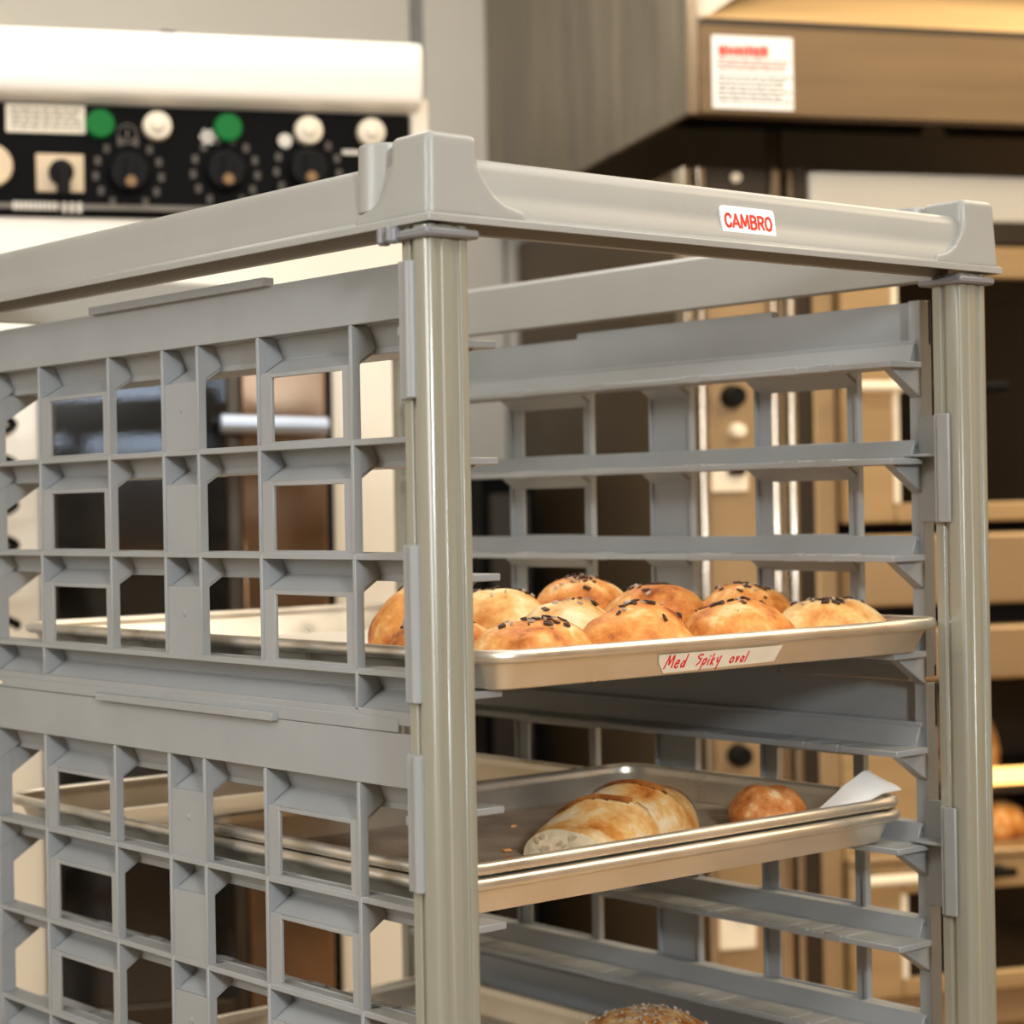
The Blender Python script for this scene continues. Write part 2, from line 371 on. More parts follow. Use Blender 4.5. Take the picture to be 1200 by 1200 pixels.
def ledge_mesh(sx):
    m = MB()
    m.box(sx*.0200, sx*.058, YE0-.007, YE1+.007, -.0185, -.0138)
    for y in (-.010, .025, .132, .252, .356, .44):
        m.box(sx*.0545, sx*.0583, y-.0085, y+.0085, -.0189, -.0128)
        for q in (-.012, .012): m.box(sx*.030, sx*.0583, y+q-.001, y+q+.001, -.0142, -.0130)
    for y0, y1 in ((YE0+.001, YE0+.0110), (YE1-.0142, YE1-.001)):
        m.add([(sx*x, y, z) for y in (y0, y1) for x, z in ((.0118, -.0180), (.047, -.0180), (.0118, -.0410))], [(0, 1, 2), (5, 4, 3), (0, 3, 4, 1), (1, 4, 5, 2), (2, 5, 3, 0)])
    return m.mesh('pan_ledge', M['grey'], 35)
def clip_mesh(sx, z0, z1):
    m = MB()
    if sx > 0:
        m.prism([(-.0335, -.0955), (-.0335, -.109), (-.0315, -.1115), (-.0315, -.0955)][::-1], 2, z0, z1)
        m.cyl((-.0330, -.1075, z0+.0005), 2, .0042, z1-z0-.001, 16)
        m.box(-.0325, -.001, -.0962, -.0945, z0, z1); m.box(-.004, .0025, -.0950, -.066, z0+.004, z1-.004)
        m.box(-.030, .004, -.0948, -.089, (z0+z1)/2-.003, (z0+z1)/2+.003)
    else:
        m.prism([(-.0370, -.1140), (-.0370, -.1035), (-.0335, -.1005), (-.0335, -.1040), (-.0352, -.1060), (-.0352, -.1150)][::-1], 2, z0, z1)
        m.box(-.0352, -.0100, -.1020, -.0990, z0, z1); m.box(-.0130, -.0100, -.0995, -.066, z0, z1)
        m.box(-.0300, -.0100, -.0990, -.066, (z0+z1)/2+.009, (z0+z1)/2+.0115)
    return m.mesh('post_clip', M['grey'], 35)
PAN = {}
for sx, X in ((1, 0.0), (-1, .5)):
    pm = panel_mesh(sx); lm = ledge_mesh(sx)
    zs = ((-.054, .029), (-.236, -.141)) if sx > 0 else ((-.1365, -.055),)
    cms = [clip_mesh(sx, *q) for q in zs]
    for k in range(5):
        p = bpy.data.objects.new('side_panel', pm); COL.objects.link(p); p.parent = rack
        p.location = (X, 0, Z0-k*4*PIT_)
        bv = p.modifiers.new('bevel', 'BEVEL'); bv.width = .0005; bv.segments = 1; bv.limit_method = 'ANGLE'; bv.angle_limit = math.radians(40)
        for i in range(4):
            l = bpy.data.objects.new('pan_ledge', lm); COL.objects.link(l); l.parent = p; l.location = (0, 0, -i*PIT_)
            bv = l.modifiers.new('bevel', 'BEVEL'); bv.width = .0007; bv.segments = 1; bv.limit_method = 'ANGLE'
        for cm in cms:
            c = bpy.data.objects.new('post_clip', cm); COL.objects.link(c); c.parent = p
            bv = c.modifiers.new('bevel', 'BEVEL'); bv.width = .0012; bv.segments = 2; bv.limit_method = 'ANGLE'
# --- base rails and castors
bf = MB()
bf.box(RX0+.01, RX1-.01, RY0+.004, RY0+.034, .078, .104).box(RX0+.01, RX1-.01, RY1-.034, RY1-.004, .078, .104)
bf.box(RX0+.004, RX0+.034, RY0+.01, RY1-.01, .078, .104).box(RX1-.034, RX1-.004, RY0+.01, RY1-.01, .078, .104)
bf.build('base_frame', M['frame'], rack, .003)
for cx in PX:
    for cy in (-.116, .576):
        w_ = MB().cyl((cx-.012, cy, .035), 0, .035, .024, 24).build('castor_wheel', M['rubber'], rack, .003)
        MB().box(cx-.017, cx-.0135, cy-.012, cy+.012, .03, .083).box(cx-.017, cx+.017, cy-.012, cy+.012, .075, .083).box(cx+.0135, cx+.017, cy-.012, cy+.012, .03, .08).build('castor_fork', M['collar'], w_)
# --- red lettered sticker on the front rail
st = MB(); a, b, zt, zb = .2155, .2675, 1.7335, 1.7140; r = .0028
pts = []
for cx, cz, t0 in ((b-r, zt-r, 0), (a+r, zt-r, 90), (a+r, zb+r, 180), (b-r, zb+r, 270)):
    for k in range(5):
        t = math.radians(t0+k*22.5); pts.append((cx+r*math.cos(t), cz+r*math.sin(t)))
def railY(z): return RY0+.0062+(z-(ZB+.016))*.135
st.add([(x, railY(z)-.0008, z) for x, z in pts]+[(x, railY(z)+.0008, z) for x, z in pts],
       [tuple(range(20)), tuple(range(20, 40))[::-1]]+[(i, (i+1) % 20, (i+1) % 20+20, i+20) for i in range(20)])
sticker = st.build('rail_sticker', M['stickerw'], rack, smooth=30); sticker['label'] = 'white sticker with bold red capital letters'
GL = {'C': [[(.95, .72), (.88, .92), (.62, 1), (.35, .98), (.12, .8), (.06, .5), (.12, .2), (.35, .02), (.62, 0), (.88, .08), (.95, .28)]],
 'A': [[(.0, 0), (.5, 1), (1, 0)], [(.22, .28), (.78, .28)]],
 'M': [[(.05, 0), (.12, 1), (.5, .18), (.88, 1), (.95, 0)]],
 'B': [[(.1, 0), (.1, 1), (.6, 1), (.85, .9), (.88, .7), (.7, .54), (.1, .52)], [(.7, .54), (.95, .4), (.92, .12), (.65, 0), (.1, 0)]],
 'R': [[(.1, 0), (.1, 1), (.6, 1), (.88, .9), (.9, .68), (.7, .5), (.1, .48)], [(.55, .48), (.95, 0)]],
 'O': [[(.5, 1), (.2, .92), (.05, .6), (.05, .4), (.2, .08), (.5, 0), (.8, .08), (.95, .4), (.95, .6), (.8, .92), (.5, 1)]]}
lt = MB(); x = .2186; z0 = 1.7193; hh = .0086
for ch, wd in (('C', .0058), ('A', .0064), ('M', .0078), ('B', .0058), ('R', .0058), ('O', .0062)):
    for st_ in GL[ch]:
        for (a0, b0), (a1, b1) in zip(st_, st_[1:]):
            p0 = Vector((x+a0*wd, z0+b0*hh)); p1 = Vector((x+a1*wd, z0+b1*hh)); d = (p1-p0).normalized()
            nn = Vector((-d.y, d.x))*.00086; ee = d*.0005
            q = [p0-ee+nn, p0-ee-nn, p1+ee-nn, p1+ee+nn]
            lt.add([(v_.x, railY(v_.y)-.0012, v_.y) for v_ in q]+[(v_.x, railY(v_.y)-.0004, v_.y) for v_ in q], [(0, 1, 2, 3), (7, 6, 5, 4), (0, 4, 5, 1), (1, 5, 6, 2), (2, 6, 7, 3), (3, 7, 4, 0)])
    x += wd*.98+.0016
lt.build('lettering', M['redprint'], sticker, smooth=10)

# ================================================================ trays
def rrect(W, D, R, n=6):
    out = []
    for cx, cy, t0 in ((W/2-R, D/2-R, 0), (-W/2+R, D/2-R, 90), (-W/2+R, -D/2+R, 180), (W/2-R, -D/2+R, 270)):
        for k in range(n+1):
            t = math.radians(t0+90*k/n); out.append((cx+R*math.cos(t), cy+R*math.sin(t)))
    return out
def pan(name, W, D, loc, rot, label, mat_=None, H=.0265, group=None):
    t = thing(name, loc, label, 'tray', rot, group)
    R = .030; br = .0044
    def ring(i, z): return [(x, y, z) for x, y in rrect(W-2*i, D-2*i, max(R-i, .006))]
    pr = [(.021, 0), (.0175, .001), (.0160, .004), (.0085, H-2*br+.0005)]
    m = MB(); loops = [ring(i, z) for i, z in pr]
    for k in range(9):
        q = math.radians(-120+k*(330/8)); loops.append(ring(br-br*math.cos(q) if True else 0, H-br+br*math.sin(q)))
    loops += [ring(.0098, H-2*br), (ring(.0172, .0048)), ring(.0188, .0022), ring(.023, .0014)]
    m.loft(loops, True, True)
    b = m.build('tray_body', mat_ or M['alu'], t, 0, 45)
    return t
TZ = 1.58-2*PIT_-.0135+.0001
tr1 = pan('sheet_pan', .457, .628, (.2505, .2105, TZ), math.radians(.8), 'aluminium sheet pan of seeded rolls with a tape label on its front edge')
LZ = 1.58-4*PIT_-.0135+.0001
tr2 = pan('sheet_pan', .457, .628, (.2500, .2480, LZ), 0, 'full-size aluminium sheet pan under the smaller pan holding the cut loaf')
HZ = LZ+.0100
tr3 = pan('half_sheet_pan', .457, .318, (.2495, .0940, HZ), math.radians(.3), 'half-size aluminium pan with the cut loaf, lying on the larger pan')
BZ = 1.58-7*PIT_-.0135+.0001
tr4 = pan('sheet_pan', .457, .628, (.2500, .2250, BZ), 0, 'lowest sheet pan in view, under the seed-crusted loaf')
# baking paper in the pans
def sheet(name, W, D, loc, material, label, bend=.0008, seed=0, rot=0, nx=14, ny=18):
    m = MB(); v = []; f = []
    for top in (1, 0):
        for j in range(ny+1):
            for i in range(nx+1):
                x = -W/2+W*i/nx; y = -D/2+D*j/ny
                z = bend*(1+noise.noise(Vector((x*14+seed, y*14, seed))))+(.0004 if top else 0)
                v.append((x, y, z))
    n = (nx+1)*(ny+1)
    for j in range(ny):
        for i in range(nx):
            q = j*(nx+1)+i; f.append((q, q+1, q+nx+2, q+nx+1)); f.append((n+q+nx+1, n+q+nx+2, n+q+1, n+q))
    m.add(v, f); o = m.build(name, material); o.location = loc; o.rotation_euler = (0, 0, rot); return tag(o, label, 'baking paper')
sheet('baking_paper', .408, .57, (.2505, .2105, TZ+.0016), M['paper'], 'clean cream baking paper under the seeded rolls', seed=1, rot=math.radians(.8))
sheet('baking_paper', .40, .262, (.2495, .0940, HZ+.0016), M['oldpaper'], 'stained grey-brown baking paper under the cut loaf', seed=4)
sheet('baking_paper', .400, .27, (.2500, .395, LZ+.0016), M['beige'], 'tan baking paper at the back of the pan below the half-size pan', seed=6)
# masking tape with red handwriting on the front wall of the top pan
def wallpt(x, z, off):   # local to the pan
    return (x, -.314+.0160-(z-.004)*(.0075/.0142)-off, z)
tp = MB(); tx0, tx1 = -.0765, .0455
out = [(tx0, .0152), (tx1, .0150), (tx1-.003, .0035), (tx0+.010, .0020), (tx0+.002, .0098)]
tp.add([wallpt(x, z, .0016) for x, z in out]+[wallpt(x, z, .0008) for x, z in out], [(0, 1, 2, 3, 4), (9, 8, 7, 6, 5)]+[(i, (i+1) % 5, (i+1) % 5+5, i+5) for i in range(5)])
tape = tp.build('tape_label', M['tape'], tr1, smooth=20); tape['label'] = 'strip of cream masking tape with red handwriting'
strokes = {
 'M': [[(0, 0), (.12, .95), (.14, 1), (.38, .3), (.62, 1), (.68, .9), (.78, .05)]],
 'e': [[(.05, .3), (.5, .36), (.45, .58), (.25, .6), (.05, .35), (.12, .06), (.35, 0), (.55, .12)]],
 'd': [[(.5, .45), (.25, .5), (.05, .25), (.15, .02), (.4, .1), (.52, .5)], [(.52, 1), (.52, .0)]],
 'S': [[(.62, .95), (.3, 1), (.05, .85), (.2, .68), (.55, .6), (.5, .3), (.2, .1)]],
 'p': [[(.1, .55), (.05, -.35)], [(.08, .5), (.4, .6), (.55, .35), (.35, .1), (.08, .15)]],
 'i': [[(.1, .5), (.12, .02)], [(.12, .75), (.14, .8)]],
 'k': [[(.08, .95), (.06, 0)], [(.45, .55), (.08, .28), (.48, .0)]],
 'y': [[(.05, .6), (.12, .25), (.42, .25)], [(.5, .7), (.42, .1), (.36, -.4)]],
 'o': [[(.3, .6), (.08, .45), (.05, .15), (.25, .02), (.5, .15), (.5, .45), (.3, .6), (.25, .55)]],
 'v': [[(.05, .6), (.25, .03), (.45, .6)]],
 'a': [[(.5, .5), (.25, .58), (.05, .3), (.2, .05), (.48, .15)], [(.5, .55), (.52, .02)]],
 'l': [[(.15, 1), (.1, 0)]]}
hw = MB(); x = -.0680
adv = {'M': .0092, 'e': .0058, 'd': .0062, 'S': .0066, 'p': .0056, 'i': .0028, 'k': .0052, 'y': .0058, 'o': .0056, 'v': .0048, 'a': .0052, 'l': .003, ' ': .0080}
for word, hgt in (('Med', .0088), (' ', 0), ('Spiky', .0080), (' ', 0), ('oval', .0072)):
    for ch in word:
        if ch in strokes:
            wd = adv[ch]*(1.15 if ch != 'M' else .98)
            for s_ in strokes[ch]:
                for (a0, b0), (a1, b1) in zip(s_, s_[1:]):
                    hh = hgt*(1.0 if ch != 'S' else 1.0)
                    p0 = (x+a0*wd+.002*b0*.3, .0052+b0*hh); p1 = (x+a1*wd+.002*b1*.3, .0052+b1*hh)
                    d = Vector((p1[0]-p0[0], p1[1]-p0[1])); L_ = max(d.length, 1e-6); d /= L_; nn = Vector((-d.y, d.x))*.00052; ee = d*.0003
                    q = [(p0[0]-ee.x+nn.x, p0[1]-ee.y+nn.y), (p0[0]-ee.x-nn.x, p0[1]-ee.y-nn.y), (p1[0]+ee.x-nn.x, p1[1]+ee.y-nn.y), (p1[0]+ee.x+nn.x, p1[1]+ee.y+nn.y)]
                    hw.add([wallpt(a_, b_, .0020) for a_, b_ in q]+[wallpt(a_, b_, .0012) for a_, b_ in q], [(0, 1, 2, 3), (7, 6, 5, 4), (0, 4, 5, 1), (1, 5, 6, 2), (2, 6, 7, 3), (3, 7, 4, 0)])
        x += adv[ch]
hw.build('handwriting', M['redink'], tape, smooth=10)['label'] = 'red handwritten words'

# ================================================================ bread
def lump_surface(rx, ry, h, seed, lump=.10, flat=2.4):
    s = Vector((seed*3.1, seed*1.7, seed*.9))
    def P(th, t):      # t 0 at the base rim .. 1 at the top
        a = t*PI/2
        rad = (math.cos(a))**(2/flat); z = math.sin(a)**.9
        if t < .22: rad *= .90+.10*(t/.22)
        d = Vector((math.cos(th)*rad, math.sin(th)*rad, z))
        k = 1+lump*noise.noise(d*1.5+s)+lump*.45*noise.noise(d*3.7+s)
        return Vector((d.x*rx*k, d.y*ry*k, d.z*h*(.9+.1*k)*(1+lump*.8*noise.noise(d*1.2+s*2))))
    return P
def dome(P, na=36, nt=14):
    m = MB(); loops = []
    for j in range(nt): loops.append([tuple(P(2*PI*i/na, j/nt)) for i in range(na)])
    m.loft(loops, True, False)
    n = len(m.v); m.v.append(tuple(P(0, 1))); b = (nt-1)*na
    for i in range(na): m.f.append((b+i, b+(i+1) % na, n))
    return m
def flakes(P, count, seed, material, parent, size=(.0022, .0052), tmin=.45, name='topping'):
    rnd = random.Random(seed); m = MB()
    for _ in range(count):
        th = rnd.uniform(0, 2*PI); t = min(.98, tmin+(1-tmin)*rnd.random()**.6)
        p = P(th, t); e = .02
        du = (P(th+e, t)-p).normalized(); dv = (P(th, min(.999, t+e))-p).normalized()
        nn = du.cross(dv).normalized()
        if nn.z < 0: nn = -nn
        an = rnd.uniform(0, PI); a = du*math.cos(an)+dv*math.sin(an); b = nn.cross(a).normalized(); a = b.cross(nn)
        l = rnd.uniform(*size)/2; wd = l*rnd.uniform(.3, .7); c = p+nn*.0003; lift = nn*rnd.uniform(.0006, .0016)
        q = [c-a*l-b*wd*.6, c+a*l*.8-b*wd, c+a*l+b*wd*.7+lift*.5, c-a*l*.7+b*wd]
        m.hexa([tuple(v_) for v_ in q]+[tuple(v_+lift) for v_ in q])
    o = m.build(name, material, parent, smooth=10); o['kind'] = 'stuff'; return o
ROLLS = [  # x, y, rx, ry, h, angle, crust, label
 (.114, -.041, .046, .043, .039, 10, 'roll', 'seeded roll at the left end of the front row, beside the near post'),
 (.210, -.040, .048, .043, .042, -8, 'roll', 'second roll from the left in the front row, above the start of the tape label'),
 (.309, -.040, .049, .043, .042, 5, 'roll', 'third front-row roll from the left, above the blank end of the tape label'),
 (.409, -.040, .046, .043, .040, 0, 'rollpale', 'pale roll at the right end of the front row, nearest the far post'),
 (.222, .046, .045, .042, .044, 20, 'rollpale', 'pale cream roll in the second row, behind the two leftmost front rolls'),
 (.314, .047, .046, .042, .051, -12, 'roll', 'roll in the middle of the second row, behind the second and third front rolls'),
 (.409, .047, .046, .042, .048, 8, 'roll', 'roll at the right end of the second row, behind the two rightmost front rolls'),
 (.318, .136, .048, .042, .056, -5, 'roll', 'highest roll, at the right end of the back row'),
 (.233, .134, .042, .042, .051, 0, 'rollpale', 'pale roll in the back row, just right of the near post'),
 (.156, .139, .038, .040, .054, 0, 'roll', 'orange roll of the back row, seen through the lattice left of the near post'),
 (.110, .052, .040, .042, .036, 0, 'roll', 'low orange roll mostly hidden behind the near post'),
]
for i, (x, y, rx, ry, h, an, cr, lab) in enumerate(ROLLS):
    t = thing('bread_roll', (x, y, TZ+.0030), lab, 'bread roll', math.radians(an), 'rolls on the top pan')
    P = lump_surface(rx, ry, h, i+3, .15)
    dome(P).build('crust', M[cr], t, 0, 70)
    flakes(P, 20 if i not in (9, 4) else 7, i, M['flake'], t, (.0028, .0075), .55)
    flakes(P, 8, i+50, M['flakepale'], t, (.0022, .005), .55)
# --- cut loaf on the half pan
lx, ly, lz = .187, .014, HZ+.0032
loaf = thing('cut_loaf', (lx, ly, lz), 'torn-slashed white loaf with its cut face showing, on the half-size pan', 'bread', math.radians(17))
LL = .172
def loafP(s, th):   # s along the loaf, th round the section
    if s < .0: s = 0
    e = math.sqrt(max(0, 1-max(0, (s-.52)/.48)**2.4))
    g = .58+.46*math.sin(min(1, s/.62)*PI/2)
    wv = .040*e*(.86+.14*math.sin(min(1, s/.5)*PI/2)); hv = .0355*e**.8*g
    c, sn = math.cos(th), math.sin(th)
    y = wv*c; z = hv*max(0, sn)**.82 if sn > 0 else 0
    # slashes: ridge and trough running obliquely over the crown
    ph = (s*LL+ .55*y)/.050
    fr = ph-math.floor(ph)
    ridge = (.0075*(fr**2.5)-.0030*(1-fr)**4)*max(0, sn)**.7*min(1, s*5)*e
    nz = noise.noise(Vector((s*LL*38, y*38, z*38+3)))*.0022
    return Vector((s*LL, y*(1+nz*4), max(0, z+ridge+nz*(1 if sn > .1 else 0))))
m = MB(); NS, NT = 44, 28
loops = [[tuple(loafP(j/NS, 2*PI*i/NT)) for i in range(NT)] for j in range(NS+1)]
m.loft(loops, False, True)
m.build('crust', M['loaf'], loaf, 0, 60)
cf = MB(); c0 = [loafP(0, 2*PI*i/NT) for i in range(NT)]
ctr = sum(c0, Vector())/NT; ring1 = [ctr+(p-ctr)*.97-Vector((.0008, 0, 0)) for p in c0]; ring2 = [ctr+(p-ctr)*.5-Vector((.0022+random.uniform(0, .001), 0, 0)) for p in c0]
cf.loft([[tuple(p) for p in c0], [tuple(p) for p in ring1], [tuple(p) for p in ring2]], False, True)
cf.build('cut_face', M['crumbface'], loaf, 0, 60)['label'] = 'cream crumb of the cut end'
rnd = random.Random(5); hb = MB()
for _ in range(16):
    th = rnd.uniform(.15, PI-.15); k = rnd.uniform(.15, .85); p = ctr+(loafP(0, th)-ctr)*k
    hb.cyl((-.0032, p.y, p.z), 0, rnd.uniform(.0010, .0024), .0022, 8)
hb.build('air_hole', M['beige'], loaf, smooth=20)['kind'] = 'stuff'
for k in (1, 2, 3):       # pale torn crumb in the slashes, brown ears along their edges
    for nm, f0, f1, off, mt, ya, yb in (('slash', .02, .30, .0006, 'crumbface', -.026, .028), ('crust_ear', .86, .985, .0010, 'ear', -.022, .026)):
        b = MB(); v = []; NA, NB = 5, 14
        kk = k if nm == 'slash' else k-1
        for top in (1, 0):
            for q in range(NB+1):
                y = ya+(yb-ya)*q/NB; tp_ = math.sin(PI*q/NB)**.5
                for a_ in range(NA+1):
                    fr = f0+(f1-f0)*a_/NA if nm == 'crust_ear' else f0+(f1-f0)*tp_*a_/NA
                    s_ = ((kk+fr)*.050-.55*y)/LL; s_ = min(max(s_, .02), .97)
                    e_ = math.sqrt(max(0, 1-max(0, (s_-.52)/.48)**2.4)); w_ = .040*e_*(.86+.14*math.sin(min(1, s_/.5)*PI/2))
                    th = math.acos(max(-.97, min(.97, y/max(w_, .001)))); pt = loafP(s_, th)
                    v.append((pt.x, pt.y, pt.z+(off if top else off-.002)))
        n = (NA+1)*(NB+1); f = []
        for q in range(NB):
            for a_ in range(NA):
                i0 = q*(NA+1)+a_; f += [(i0, i0+1, i0+NA+2, i0+NA+1), (n+i0+NA+1, n+i0+NA+2, n+i0+1, n+i0)]
        b.add(v, f); o = b.build(nm, M[mt], loaf, 0, 60)
# --- end of a roll on the half pan
hl = thing('bread_heel', (.394, .012, HZ+.0032), 'small brown round bread end to the right of the cut loaf', 'bread', math.radians(-12))
P = lump_surface(.0305, .031, .0325, 31, .16, 2.8)
dome(P).build('crust', M['heel'], hl, 0, 70)
# --- big loaf on the lowest pan
bo = thing('round_loaf', (.305, .060, BZ+.003), 'large seed-crusted round loaf at the bottom edge of the photo', 'bread', .3)
P = lump_surface(.098, .090, .094, 44, .06, 2.2)
dome(P, 44, 18).build('crust', M['boule'], bo, 0, 70)
flakes(P, 150, 9, M['flakepale'], bo, (.0022, .004), .5, 'seed')
# --- folded white paper at the right corner of the half pan
fpap = MB(); v = []; W_, nU, nV = .052, 14, 8
def pap(s, t):
    rise = .0135*min(1, (s/.52))**1.5*(1-.55*max(0, (s-.84)/.16))
    z = 1.2915+.0185*min(1, s*1.25)+rise*t+.0014*math.sin(s*9)*t
    return Vector((.378+.100*s+.012*t*(1-s), -.0515+.022*t-.004*math.sin(t*PI), z))
for k, off in ((0, 0), (1, .0006)):
    for j in range(nV+1):
        for i in range(nU+1): p = pap(i/nU, j/nV); v.append((p.x, p.y, p.z+off))
f = []; n = (nU+1)*(nV+1)
for j in range(nV):
    for i in range(nU):
        q = j*(nU+1)+i; f += [(q+nU+1, q+nU+2, q+1, q), (n+q, n+q+1, n+q+nU+2, n+q+nU+1)]
fpap.add(v, f)
tag(fpap.build('folded_paper', M['whitepaper'], smooth=60), 'crumpled white paper rising over the right corner of the half-size pan', 'paper')
for i, (x, y, lab) in enumerate(((.134, .028, 'crumb nearest the near post, on the stained paper left of the cut loaf'), (.1555, .0375, 'crumb in the middle of the scatter left of the cut loaf'),
        (.157, .0245, 'crumb closest to the cut face of the loaf, by the front rim'), (.178, .066, 'crumb lying behind the others left of the cut loaf'), (.255, .150, 'reddish crumb far back on the stained paper, near the back wall of the half-size pan'))):
    c = MB(); rn = random.Random(i)
    c.hexa([(rn.uniform(-.4, .4)*.003+dx*.0028, rn.uniform(-.3, .3)*.003+dy*.0020, dz*.0022) for dz in (0, 1) for dx, dy in ((-1, -1), (1, -1), (1, 1), (-1, 1))])
    o = c.build('crumb', M['heel'], bevel=.0006); o.location = (x, y, HZ+.0034); o.rotation_euler = (0, 0, i)
    tag(o, lab, 'crumb', 'crumbs left of the cut loaf')

# ================================================================ white oven (local: origin at its front left foot)
OU, OV = -.30, 2.93
ov = thing('convection_oven', room(OU, OV, 0), 'white enamelled oven with a black control panel at the left, behind the rack', 'oven', RA)
def ou(u): return u-OU
ob = MB()
ob.box(ou(-.30), ou(.685), .03, .92, .02, .80).box(ou(-.30), ou(.685), .55, .92, .80, 1.78).box(ou(-.30), ou(.685), .03, .92, 1.78, 2.125)
ob.box(ou(-.30), ou(.130), .0, .56, .80, 1.78).box(ou(.535), ou(.685), .0, .56, .80, 1.78)
ob.box(ou(-.30), ou(.685), .0, .04, 1.76, 1.945).box(ou(-.30), ou(.685), .0, .04, .02, .82)
ob.box(ou(.658), ou(.685), -.004, .04, 1.93, 2.125)
ob.build('body', M['enamel'], ov, .004)
cv = MB(); cv.prism([(.92, 2.1), (.0, 2.1), (-.025, 2.112), (-.03, 2.125), (-.03, 2.19), (-.022, 2.2), (.92, 2.2)], 0, ou(-.31), ou(.672))
cv.build('top_cover', M['white'], ov, .004)
MB().cyl((ou(.318), .03, 2.2), 2, .012, .012, 14).build('cover_bolt', M['rubber'], ov)
cp = MB().box(ou(-.30), ou(.657), -.006, .03, 1.948, 2.1).build('control_panel', M['black'], ov, .003)
MB().box(ou(-.3), ou(.657), -.009, -.006, 1.955, 1.962).build('panel_line', M['greyprint'], cp)
for u, mt, lab in ((.219, 'green', 'green lens'), (.395, 'green', 'green lens'), (.297, 'knobw', 'ivory button'), (.509, 'knobw', 'ivory button'), (.599, 'knobw', 'ivory button')):
    b = MB().cyl((ou(u), -.006, 2.072), 1, .0205, -.014, 28, .019)
    if mt == 'knobw': b.cyl((ou(u), -.020, 2.072), 1, .010, -.006, 20, .008)
    b.build('indicator_button', M[mt], cp, .0015)['label'] = lab
for u, z, rr_ in ((.257, 2.006, .030), (.391, 2.012, .030), (.508, 2.018, .030)):
    k = MB().cyl((ou(u), -.006, z), 1, rr_, -.018, 28, rr_*.85).box(ou(u)-.005, ou(u)+.005, -.032, -.022, z-rr_*.8, z+rr_*.8).build('dial_knob', M['rubber'], cp, .0015)
    MB().cyl((ou(u)+.001, -.024, z-.014), 1, .0075, -.0095, 14).build('pointer_dot', M['brass'], k)
    mk = MB()
    for q in range(12):
        a = math.radians(-60+q*300/11+90+ -90)+math.radians(90); a = math.radians(240-q*300/11)
        x, z_ = ou(u)+.045*math.cos(a), z+.045*math.sin(a)
        mk.box(x-.004, x+.004, -.0072, -.0058, z_-.0055, z_+.0055)
    mk.build('scale_marks', M['mark'], cp)
sp = MB().box(ou(.132), ou(.196), -.010, -.005, 1.978, 2.03).build('switch_plate', M['beige'], cp, .001)
MB().cyl((ou(.165), -.010, 2.004), 1, .017, -.016, 22).box(ou(.159), ou(.176), -.032, -.012, 1.972, 2.012).build('switch_lever', M['rubber'], sp, .002)
ga = MB().cyl((ou(.072), -.006, 2.011), 1, .029, -.012, 30).build('gauge', M['beige'], cp, .002)
lb = MB().box(ou(.093), ou(.199), -.0085, -.0055, 2.059, 2.097).build('panel_label', M['knobw'], cp)
ln = MB()
for q in range(4):
    x = ou(.100)
    while x < ou(.190):
        d = random.uniform(.006, .016); ln.box(x, min(x+d, ou(.193)), -.0093, -.008, 2.066+q*.0075, 2.069+q*.0075); x += d+.003
ln.build('printed_lines', M['greyprint'], lb)
# small symbols beside the buttons
sy = MB()
for k in range(3):
    a = k*PI/3; dx, dz = .011*math.cos(a), .011*math.sin(a)
    nx, nz = -dz*.25, dx*.25
    sy.add([(ou(.367)+px_, y, 2.060+pz_) for y in (-.0076, -.0058) for px_, pz_ in ((dx+nx, dz+nz), (-dx+nx, -dz+nz), (-dx-nx, -dz-nz), (dx-nx, dz-nz))],
           [(0, 1, 2, 3), (7, 6, 5, 4), (0, 4, 5, 1), (1, 5, 6, 2), (2, 6, 7, 3), (3, 7, 4, 0)])
sy.cyl((ou(.476), -.0058, 2.058), 1, .010, -.0018, 14)
sy.box(ou(.558), ou(.583), -.0076, -.0058, 2.041, 2.047)
for q in range(10): sy.box(ou(.10)+q*.0062, ou(.10)+q*.0062+.0045, -.0096, -.0085, 1.953, 1.964)
for q in range(3): sy.box(ou(.166)+q*.010, ou(.166)+q*.010+.006, -.0096, -.0085, 1.950, 1.964)
sy.build('printed_symbols', M['markw'], cp)['kind'] = 'stuff'
rg = MB(); 
rg.tube([(ou(.256)+.013*math.cos(2*PI*k/20), -.0068, 2.061+.013*math.sin(2*PI*k/20)) for k in range(21)], .0010, 5).box(ou(.255), ou(.257), -.0076, -.0060, 2.052, 2.068)
rg.build('clock_symbol', M['greyprint'], cp)
# door: frame, glass with a chamber behind, a polished strip on its right
dr = MB()
dr.box(ou(.138), ou(.150), -.016, .012, .815, 1.765).box(ou(.386), ou(.404), -.016, .012, .815, 1.765).box(ou(.150), ou(.386), -.016, .012, 1.745, 1.765).box(ou(.150), ou(.386), -.016, .012, .815, .855)
door = dr.build('oven_door', M['darksteel'], ov, .002)
MB().box(ou(.150), ou(.386), -.008, -.002, .855, 1.745).build('door_glass', M['glass'], door)
MB().box(ou(.404), ou(.524), -.022, .012, .815, 1.765).build('polished_strip', M['brownpol'], door, .004)
MB().tube([(ou(.372), -.055, 1.657), (ou(.52), -.055, 1.652)], .0135, 14).box(ou(.392), ou(.404), -.055, -.01, 1.648, 1.662).box(ou(.495), ou(.507), -.055, -.015, 1.645, 1.659).build('door_handle', M['satin'], door)
MB().box(ou(.524), ou(.536), -.008, .02, .80, 1.78).build('door_gasket', M['rubber'], door)
ch = MB().box(ou(.132), ou(.136), .02, .54, .81, 1.77).box(ou(.530), ou(.534), .02, .54, .81, 1.77).box(ou(.132), ou(.534), .535, .545, .81, 1.77).box(ou(.132), ou(.534), .02, .54, .805, .812).box(ou(.132), ou(.534), .02, .54, 1.768, 1.775)
chamber = ch.build('oven_chamber', M['interior'], ov)
